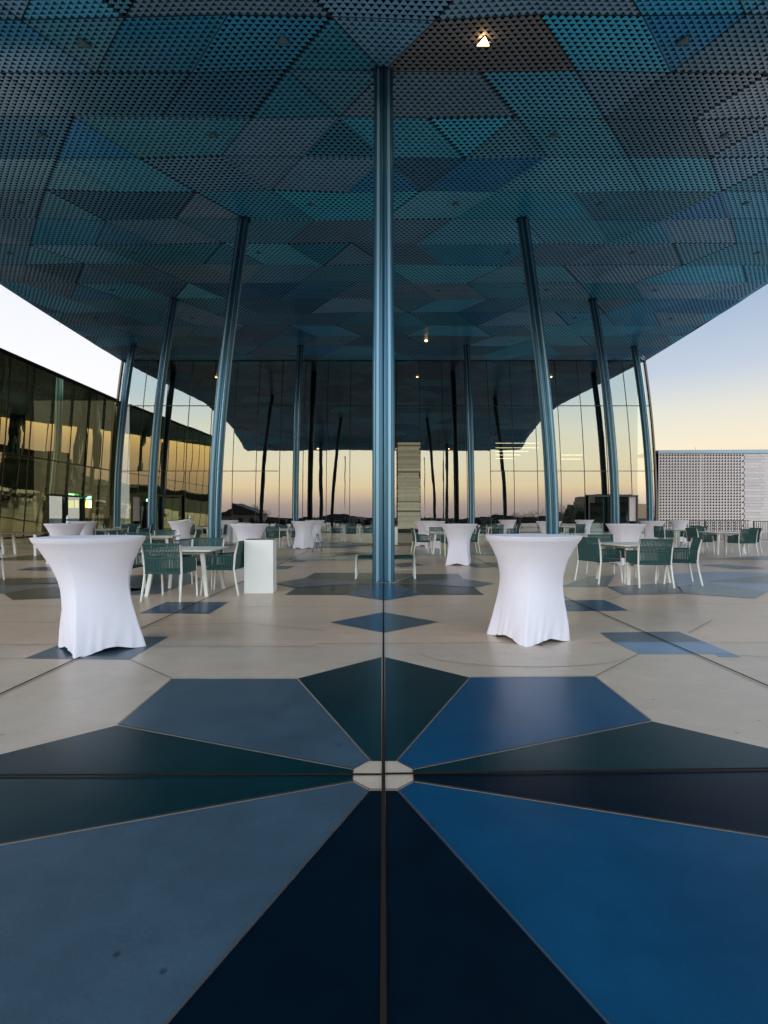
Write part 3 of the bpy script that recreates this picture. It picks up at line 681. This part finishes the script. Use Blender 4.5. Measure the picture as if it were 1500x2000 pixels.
# ---------------------------------------------------------------- cocktail tables
def cover(shear=0, rot=0, seed=1):
    rr = random.Random(seed); ph = [rr.uniform(0, 6) for _ in range(4)]
    n = 144; lv = [0, .015, .04, .08, .13, .2, .28, .36, .45, .54, .62, .7, .77, .83, .88, .92, .955, .975, .988, .997, 1.0]
    pr = [(0, .325), (.2, .295), (.38, .280), (.5, .282), (.62, .305), (.75, .350), (.85, .400), (.93, .447), (.975, .482), (1, .490)]
    def rc(t):
        for (a, b), (c, d) in zip(pr, pr[1:]):
            if t <= c:
                u = (t-a)/(c-a); u = u*u*(3-2*u)*.35+u*.65; return b+(d-b)*u
        return .49
    vs = []
    for t in lv:
        for k in range(n):
            p = 2*math.pi*k/n; q = p+rot
            c4 = abs(math.cos(2*q)); # 1 at feet
            sq = .300/max(abs(math.cos(q-math.pi/4)), abs(math.sin(q-math.pi/4)))   # square with corners on the feet
            wgt = max(0, 1-t/.8)**1.35
            r_ = rc(t)*(1-wgt)+min(sq, .425)*wgt
            fold = .006*math.sin(q*2+ph[0])*math.exp(-t*2)+.015*math.sin(9*q+ph[1]+5*t)*max(0, .45-t)**1.3+.013*math.sin(19*q+ph[2]-14*t+1.5*math.sin(5*q))*max(0, .32-t)*1.4+.0022*math.sin(31*q+ph[3])*max(0, .12-t)*8+.003*math.exp(-((((q % (math.pi/2))+math.pi/4) % (math.pi/2)-math.pi/4)/.04)**2)
            hem = .05*(1-c4*c4)*(1-t)**5
            z = 1.075*t+hem*(1 if t < .3 else 0)
            if t > .985: z = 1.075-.006*(1-t)/.012
            vs.append(((r_+fold)*math.cos(p)+shear*(t-.5), (r_+fold)*math.sin(p), z))
    m = len(lv); fs = [(i*n+k, i*n+(k+1) % n, (i+1)*n+(k+1) % n, (i+1)*n+k) for i in range(m-1) for k in range(n)]
    o_ = len(vs)
    for fr_ in (.97, .6, .25):
        for k in range(n): p = 2*math.pi*k/n; vs.append((.49*fr_*math.cos(p)+shear*.5, .49*fr_*math.sin(p), 1.077))
    for i in range(3):
        a0 = (m-1)*n if i == 0 else o_+(i-1)*n; b0 = o_+i*n
        fs += [(a0+k, a0+(k+1) % n, b0+(k+1) % n, b0+k) for k in range(n)]
    fs.append(tuple(o_+2*n+k for k in range(n)))
    mb = MB(); mb.add(vs, fs, 0, True); return mb.mesh('table_cover', M_cloth)
def frame_mesh():
    mb = MB(); mb.tube([(0, 0, .06), (0, 0, 1.04)], .03, 12)
    for k in range(4): a = k*math.pi/2; mb.tube([(0, 0, .09), (.36*math.cos(a), .36*math.sin(a), .015)], .014, 6)
    return mb.mesh('pedestal_leg', M_rail)
FM = frame_mesh(); COV = cover(0, 0, 1)
def ctable(px, Y, label, me=None, rz=0, sc_=1):
    X = (px-CX)/F*Y; r = empty('cocktail_table', (X, Y, 0), rz); tag(r, label, 'cocktail table', 'white spandex covered cocktail tables')
    r.scale = (sc_, sc_, 1)
    for nm, m in (('table_cover', me or COV), ('pedestal_leg', FM)):
        o = bpy.data.objects.new(nm, m); C.objects.link(o); o.parent = r
    return r
ctable(188, 4.78, 'largest white draped cocktail table, front left, standing on a grey blue floor tile', cover(-.11, 0, 3), R(0)).rotation_euler = (0, 0, 0)
ctable(1036, 5.14, 'large white draped cocktail table at front right on pale beige floor', cover(.045, R(20), 5), 0)
ctable(896, 12.9, 'white draped cocktail table in the middle right of the central column, hiding a dining set', None, R(30))
ctable(354, 19, 'white draped cocktail table left of the second column with papers and a bottle on top', None, R(12))
ctable(487, 12.9, 'white draped cocktail table behind the white pedestal and green chair', None, R(50))
ctable(446, 24, 'far white draped cocktail table mostly hidden behind the left second column', None, R(22))
ctable(593, 19.3, 'white draped cocktail table beside the little metal easel stand', None, R(8))
ctable(615, 23.8, 'white draped cocktail table half hidden behind its twin by the easel', None, R(35))
ctable(831, 21, 'left one of two white cocktail tables right of the stone pier', None, R(15))
ctable(846, 19.3, 'right one of two white cocktail tables beside the stone pier', None, R(40))
ctable(991, 26.6, 'smallest white cocktail table close to the glass, right of the inner column', None, R(5))
ctable(1072, 19.2, 'white draped cocktail table hidden in the middle by the right second column', None, R(27))
ctable(1141, 25.9, 'white cocktail table between the right second column and the right doors', None, R(18))
ctable(1222, 12.9, 'wide white draped cocktail table behind the front right dining set', None, R(44))
ctable(1274, 20.4, 'white draped cocktail table just right of the wide one behind the right dining set', None, R(10))
ctable(1326, 23.6, 'far right white draped cocktail table close to the dark railing', None, R(33), .85)
tb = ctable(127, 13.3, 'white draped cocktail table behind the largest one with a water bottle on top', None, R(25))
ctable(163, 19.0, 'white draped cocktail table at far left partly behind the one with the bottle', None, R(38))

def bottle(loc, label):
    r = empty('water_bottle', loc); tag(r, label, 'bottle')
    b = MB(); b.lathe([(.0, 0), (.032, 0), (.034, .01), (.034, .14), (.028, .17), (.013, .20), (.013, .215)], 16); b.build('bottle_body', M_bottle, r)
    b = MB(); b.lathe([(.0355, .07), (.0355, .13)], 16); b.build('bottle_label', M_label, r)
    b = MB(); b.lathe([(.016, .205), (.016, .228), (0, .229)], 12); b.build('cap', M_whitep, r)
bottle(((132-CX)/F*13.3, 13.3, 1.078), 'clear water bottle with dark label on the far left cocktail table')
bottle(((371-CX)/F*19, 19.0, 1.078), 'small water bottle beside papers on a cocktail table near the left doors')
pp = MB()
for k in range(5): pp.box(-.3+k*.07, .02+k*.06, -.12+k*.02, .1+k*.01, .001+k*.012, .011+k*.012)
tag(pp.build('paper_stack', M_paper, None, ((360-CX)/F*19, 19.0, 1.078)), 'stack of papers left on a white cocktail table near the left doors', 'papers')

# ---------------------------------------------------------------- chairs
def make_chair():
    r = empty('rope_armchair')
    for s_ in (-1, 1):
        m = MB(); m.tube([(s_*.300, -.335, 0), (s_*.288, -.285, .25), (s_*.283, -.255, .43), (s_*.288, -.275, .65), (s_*.296, -.325, .85)], [.017, .017, .017, .017, .015], 8); m.build('leg', M_white, r)
        m = MB(); m.tube([(s_*.285, .285, 0), (s_*.282, .262, .25), (s_*.280, .240, .44), (s_*.282, .225, .62)], .0165, 8); m.build('leg', M_white, r)
    # back
    bk_ = MB(); nst = 24
    def bp_(u, z):   # u -1..1
        y = {0: -.262, 1: -.285, 2: -.335}[z]; zz = {0: .425, 1: .645, 2: .862}[z]
        return Vector((u*.277, y+.018*(u*u)-.018, zz))
    for k in range(nst):
        u = -1+2*(k+.5)/nst
        bk_.strip(bp_(u, 0), bp_(u, 1), .0165, .014, (0, 1, .1)); bk_.strip(bp_(u, 1)+Vector((0, .004, 0)), bp_(u, 2), .0165, .014, (0, 1, .2))
    for z, r_ in ((0, .013), (1, .012), (2, .014)): bk_.tube([bp_(-1+2*q/8, z) for q in range(9)], r_, 8)
    bk_.build('backrest', M_rope, r)
    for s_ in (-1, 1):
        a = MB(); ns = 18
        for k in range(ns):
            u = (k+.5)/ns; y = -.265+u*.50; out = s_*(.285+.01*math.sin(u*3.1)); a.strip((out, y, .425), (out, y-.0, .650-.03*u), .0165, .014, (1, 0, 0))
        a.tube([(s_*.285, -.275, .652), (s_*.292, -.02, .640), (s_*.284, .235, .622)], .015, 8); a.tube([(s_*.283, -.26, .425), (s_*.290, 0, .425), (s_*.283, .245, .425)], .012, 8)
        a.build('armrest', M_rope, r)
    s = MB()
    for k in range(22): y = -.25+.49*(k+.5)/22; s.strip((-.27, y, .43), (.27, y, .43), .019, .016, (0, 0, 1))
    s.tube([(-.28, .245, .428), (.28, .245, .428)], .015, 8); s.box(-.268, .268, -.25, .24, .405, .421); s.build('seat', M_rope, r, bevel=0)
    return r
CH = make_chair(); used = [False]
def chair(x, y, rz, label, grp='green rope armchairs around the white tables'):
    o = CH if not used[0] else copy_tree(CH)
    used[0] = True; o.location = (x, y, 0); o.rotation_euler = (0, 0, rz); tag(o, label.replace('green rope armchair', 'green armchair'), 'armchair', grp); return o
def make_dtable(w_=.56, d_=.50):
    r = empty('dining_table'); t = MB()
    pts = []
    for cx_, cy_, a0 in ((w_-.06, d_-.06, 0), (-w_+.06, d_-.06, 90), (-w_+.06, -d_+.06, 180), (w_-.06, -d_+.06, 270)):
        for q in range(6): a = R(a0+q*18); pts.append((cx_+.06*math.cos(a), cy_+.06*math.sin(a)))
    n = len(pts); t.add([(x, y, .715) for x, y in pts]+[(x, y, .74) for x, y in pts], [tuple(reversed(range(n))), tuple(range(n, 2*n))]+[(k, (k+1) % n, n+(k+1) % n, n+k) for k in range(n)])
    t.build('tabletop', M_white, r, bevel=.004)
    u = MB(); u.box(-w_+.16, w_-.16, -d_+.14, d_-.14, .665, .714); u.build('apron', M_white, r)
    for sx in (-1, 1):
        for sy in (-1, 1):
            l = MB(); a = Vector((sx*(w_-.18), sy*(d_-.16), .712)); b = Vector((sx*(w_-.08), sy*(d_-.08), 0))
            l.add([a+Vector((dx*.032, dy*.026, 0)) for dx, dy in ((-1, -1), (1, -1), (1, 1), (-1, 1))]+[b+Vector((dx*.026, dy*.018, 0)) for dx, dy in ((-1, -1), (1, -1), (1, 1), (-1, 1))], [(0, 1, 2, 3), (4, 7, 6, 5), (0, 4, 5, 1), (1, 5, 6, 2), (2, 6, 7, 3), (3, 7, 4, 0)])
            l.build('leg', M_white, r)
    return r
DT = make_dtable(); usedt = [False]
def dtable(x, y, rz, label):
    o = DT if not usedt[0] else copy_tree(DT)
    usedt[0] = True; o.location = (x, y, 0); o.rotation_euler = (0, 0, rz); tag(o, label, 'dining table', 'white square dining tables'); return o
# front left set
dtable(-3.30, 8.18, 0, 'white dining table of the front left set beside the white pedestal')
chair(-3.30, 7.57, R(-3), 'green rope armchair with its back to the viewer, front left set, nearest')
chair(-2.66, 8.14, R(88), 'green rope armchair seen side on, touching the white pedestal, front left set')
chair(-3.28, 8.78, R(180), 'green rope armchair at the far side of the front left table, facing the viewer')
chair(-4.42, 8.18, R(-90), 'green rope armchair left of the front left table, mostly hidden by the largest cocktail table')
# front right set
dtable(4.92, 9.62, R(16), 'white dining table of the front right set, surrounded by four chairs')
chair(4.86, 8.95, R(-3), 'green rope armchair with its back to the viewer, front right set, nearest')
chair(4.22, 9.50, R(-68), 'green rope armchair on the left end of the front right set, seen from its side')
chair(5.62, 9.30, R(72), 'green rope armchair on the right end of the front right set, half behind the nearest one')
chair(4.78, 10.42, R(178), 'green rope armchair at the far side of the front right table, facing the viewer')
def group(px, Y, rz, desc, offs=.80, skip=(), dx=0):
    X = (px-CX)/F*Y
    dtable(X, Y, rz, 'white dining table of the set '+desc)
    for q, (nm, a) in enumerate((('near side', -90), ('right side', 0), ('far side', 90), ('left side', 180))):
        if q in skip: continue
        a = R(a)+rz+R(rnd.uniform(-6, 6)); d = offs+rnd.uniform(-.06, .06)
        chair(X+d*math.cos(a), Y+d*math.sin(a), a+R(90), 'green armchair, %s of the set %s' % (nm, desc))
group(1410, 16.6, R(4), 'before the railing at far right')
group(1322, 20.3, R(15), 'behind the front right set by the railing')
group(303, 13.2, R(10), 'just behind the front left set')
group(212, 20.5, R(-8), 'at far left by the gold glass')
group(252, 24.5, R(20), 'right before the left glass doors')
group(396, 23.6, R(-5), 'left of the second left column')
group(545, 20.5, R(3), 'between white pedestal and easel')
group(687, 25.0, R(0), 'just left of the central column')
group(868, 16.6, R(6), 'just right of the central column')
group(968, 24.3, R(-4), 'before the glass, right of centre')
group(1108, 25.8, R(12), 'right of the second right column')
chair(-7.83, 9.42, R(-78), 'armchair at the left edge of the picture, only its white leg showing')

# ---------------------------------------------------------------- bench, long table, pedestals, easel
bn = empty('rope_bench', (.04, 10.05, 0)); tag(bn, 'low bench with green woven seat and white legs behind the central column', 'bench')
m = MB()
for k in range(50): x = -.555+1.11*(k+.5)/50; m.strip((x, -.17, .455), (x, .17, .455), .019, .022, (0, 0, 1)); m.strip((x, -.178, .40), (x, -.178, .455), .019, .014, (0, 1, 0))
m.tube([(-.56, -.17, .445), (.56, -.17, .445)], .02, 8); m.tube([(-.56, .17, .445), (.56, .17, .445)], .02, 8); m.box(-.55, .55, -.165, .165, .42, .443); m.build('seat', M_rope, bn)
for sx in (-1, 1):
    for sy in (-1, 1): l = MB(); l.tube([(sx*.585, sy*.17, .475), (sx*.60, sy*.19, 0)], .021, 10); l.build('leg', M_white, bn)
l = MB(); l.tube([(-.59, .18, .155), (.59, .18, .155)], .016, 8); l.build('stretcher', M_white, bn)
lt = empty('long_table', (-13.2, 16.0, 0)); tag(lt, 'long brown topped table with white legs at the left edge', 'table')
m = MB(); m.box(-2.6, 2.35, -.45, .45, .70, .74); m.build('tabletop', M_brown, lt, bevel=.006)
for x in (-2.3, .35, .75, 2.0):
    for sy in (-1, 1): l = MB(); l.add([(x+dx*.045+0, sy*.36+dy*.03, .70) for dx, dy in ((-1, -1), (1, -1), (1, 1), (-1, 1))]+[(x+.04+dx*.035, sy*.40+dy*.025, 0) for dx, dy in ((-1, -1), (1, -1), (1, 1), (-1, 1))], [(0, 4, 5, 1), (1, 5, 6, 2), (2, 6, 7, 3), (3, 7, 4, 0)]); l.build('leg', M_white, lt)
def pedestal(x, y, wd, dp, h, rz, label):
    r = empty('pedestal', (x, y, 0), rz); tag(r, label, 'pedestal', 'white box pedestals')
    b = MB(); b.box(-wd/2, wd/2, -dp/2, dp/2, 0, h); b.build('pedestal_body', M_whitep, r, bevel=.003)
    b = MB(); b.box(-wd/2+.012, wd/2-.012, -dp/2+.012, dp/2-.012, h-.002, h+.008); b.build('top_panel', M_brown, r)
pedestal(-2.075, 8.22, .475, .34, .885, R(3), 'largest white box pedestal with a brown top beside the front left chairs')
pedestal(.40, 21.7, .46, .46, .80, 0, 'small white box pedestal peeking out right of the central column')
pedestal(-7.08, 23.8, .46, .46, .85, 0, 'far white box pedestal behind a cocktail table left of the centre')
ea = empty('easel_stand', (fl(620, 1078)[0], fl(620, 1078)[1], 0)); tag(ea, 'small thin metal A shaped easel stand on the floor near two cocktail tables', 'easel')
for s_ in (-1, 1): l = MB(); l.tube([(s_*.17, -.08, 0), (s_*.015, 0, .66)], .012, 6); l.build('leg', M_steel, ea)
l = MB(); l.tube([(0, .30, 0), (0, .01, .64)], .009, 6); l.build('rear_leg', M_steel, ea)
l = MB(); l.tube([(-.115, -.05, .24), (.115, -.05, .24)], .006, 6); l.build('crossbar', M_steel, ea)

# ---------------------------------------------------------------- what lies behind the viewer, seen in the glass
def tree(x, y, h, cw, label, seed, dens=1.0):
    r = empty('tree', (x, y, -6)); tag(r, label, 'tree', 'trees beyond the terrace'); q = random.Random(seed)
    t = MB(); t.tube([(0, 0, 0), (.1, 0, h*.35), (0, .1, h*.7)], [.28, .2, .08], 8)
    for k in range(6): a = q.uniform(0, 6.3); t.tube([(0, 0, h*.35+k*.4), (math.cos(a)*cw*.5, math.sin(a)*cw*.5, h*(.6+.05*k))], [.1, .03], 6)
    t.build('trunk', M_bark, r); c = MB(); cl = [(q.uniform(-1, 1)*cw*.45, q.uniform(-1, 1)*cw*.45, h*q.uniform(.5, .9), q.uniform(.5, 1.0)*cw*.3) for _ in range(11)]
    for k in range(int(1700*dens)):
        a = q.choice(cl); d = Vector((q.gauss(0, 1), q.gauss(0, 1), q.gauss(0, 1))).normalized()*a[3]*q.uniform(.5, 1.05); p = Vector(a[:3])+d; s = q.uniform(.12, .28)
        u = Vector((q.gauss(0, 1), q.gauss(0, 1), q.gauss(0, 1))).normalized(); v = u.orthogonal().normalized(); c.add([p, p+u*s, p+u*s*.5+v*s*.7], [(0, 1, 2)])
    c.build('crown', M_leaf, r)
# reflected picture x -> place: X = (x-749)/950*(37.7+D), Y = 37.7-D
k = 0
TL = ['left tree of three mirrored beside the right doors', 'middle tree of three mirrored beside the right doors', 'right tree of three mirrored beside the right doors', 'tree mirrored at the right end of the facade, left one', 'tree mirrored at the right end of the facade, right one',
      'low bush mirrored right of the inner column, second of four', 'low bush mirrored right of the inner column, third of four', 'low bush mirrored right of the inner column, rightmost', 'low bush mirrored right of the inner column, leftmost',
      'dark tree mirrored left of the left doors', 'tallest dark tree mirrored behind the left doors', 'dark low tree mirrored in the facade corner at left', 'bare tree mirrored beside the gabled house, left one', 'bare tree mirrored beside the gabled house, right one', 'dark tree mirrored behind the right glass doors']
for px, D, top, cw in [(1096, 75, 985, 4), (1112, 78, 980, 5), (1134, 76, 983, 5), (1250, 80, 985, 6), (1268, 90, 982, 5), (1010, 120, 1001, 6), (1030, 130, 1000, 8), (1060, 125, 998, 7), (975, 130, 1002, 8), (252, 80, 985, 6), (285, 84, 980, 6), (225, 88, 988, 6), (486, 100, 985, 5), (510, 104, 986, 5), (1200, 95, 985, 7)]:
    T = YF+D; zt_ = H+(HOR-top)/F*T+6; k += 1
    tree((px-CX)/F*T, YF-D, zt_, cw, TL[k-1], k)
hs = empty('gabled_house', ((480-CX)/F*(YF+95), YF-95, -6)); tag(hs, 'house with a steep dark gable roof mirrored in the left part of the glass', 'house')
b = MB(); b.box(-5, 5, -4, 4, 0, 7.6); b.build('wall', M_house, hs)
b = MB(); b.add([(-5.6, -4.4, 7.5), (5.6, -4.4, 7.5), (5.6, 4.4, 7.5), (-5.6, 4.4, 7.5), (-1.5, -4.4, 10.6), (-1.5, 4.4, 10.6)], [(0, 4, 1), (0, 3, 5, 4), (1, 4, 5, 2), (2, 5, 3), (0, 1, 2, 3)]); b.build('roof', M_roofh, hs)
for x in (-2.6, 0, 2.6):
    b = MB(); b.box(x-.5, x+.5, 4.0, 4.05, 5, 6.6); b.build('window', M_mull, hs)
of = empty('office_block', (74, -85, -6)); tag(of, 'stepped pale office block beyond the terrace mirrored in the gold glass', 'building')
for k, (a, b_, z0, z1) in enumerate([(-14, 14, 0, 5), (-13, 12, 5, 8.5), (-11, 9, 8.5, 11.5), (-8, 6, 11.5, 14)]):
    b = MB(); b.box(a, b_, -8, 8, z0, z1-1.2); b.box(a+.3, b_-.3, -7.7, 7.7, z1-1.2, z1, 1); b.build('storey', [M_office, M_mull], of)
hl = MB(); rh = random.Random(2); vs = []; n = 120
for q in range(n+1):
    a = math.pi*(1.0+q/n); z = 2+1.5*math.sin(q*.37)+1.2*math.sin(q*.91+1)+rh.uniform(-.4, .8); vs += [(420*math.cos(a), 420*math.sin(a), -6), (420*math.cos(a), 420*math.sin(a), -2.5+z), (470*math.cos(a), 470*math.sin(a), -6)]
hl.add(vs, [f_ for q in range(n) for f_ in ((3*q, 3*q+3, 3*q+4, 3*q+1), (3*q+1, 3*q+4, 3*q+5, 3*q+2))]); tag(hl.build('hills', mat('far_hill', (.05, .065, .07), .9)), kind='structure')
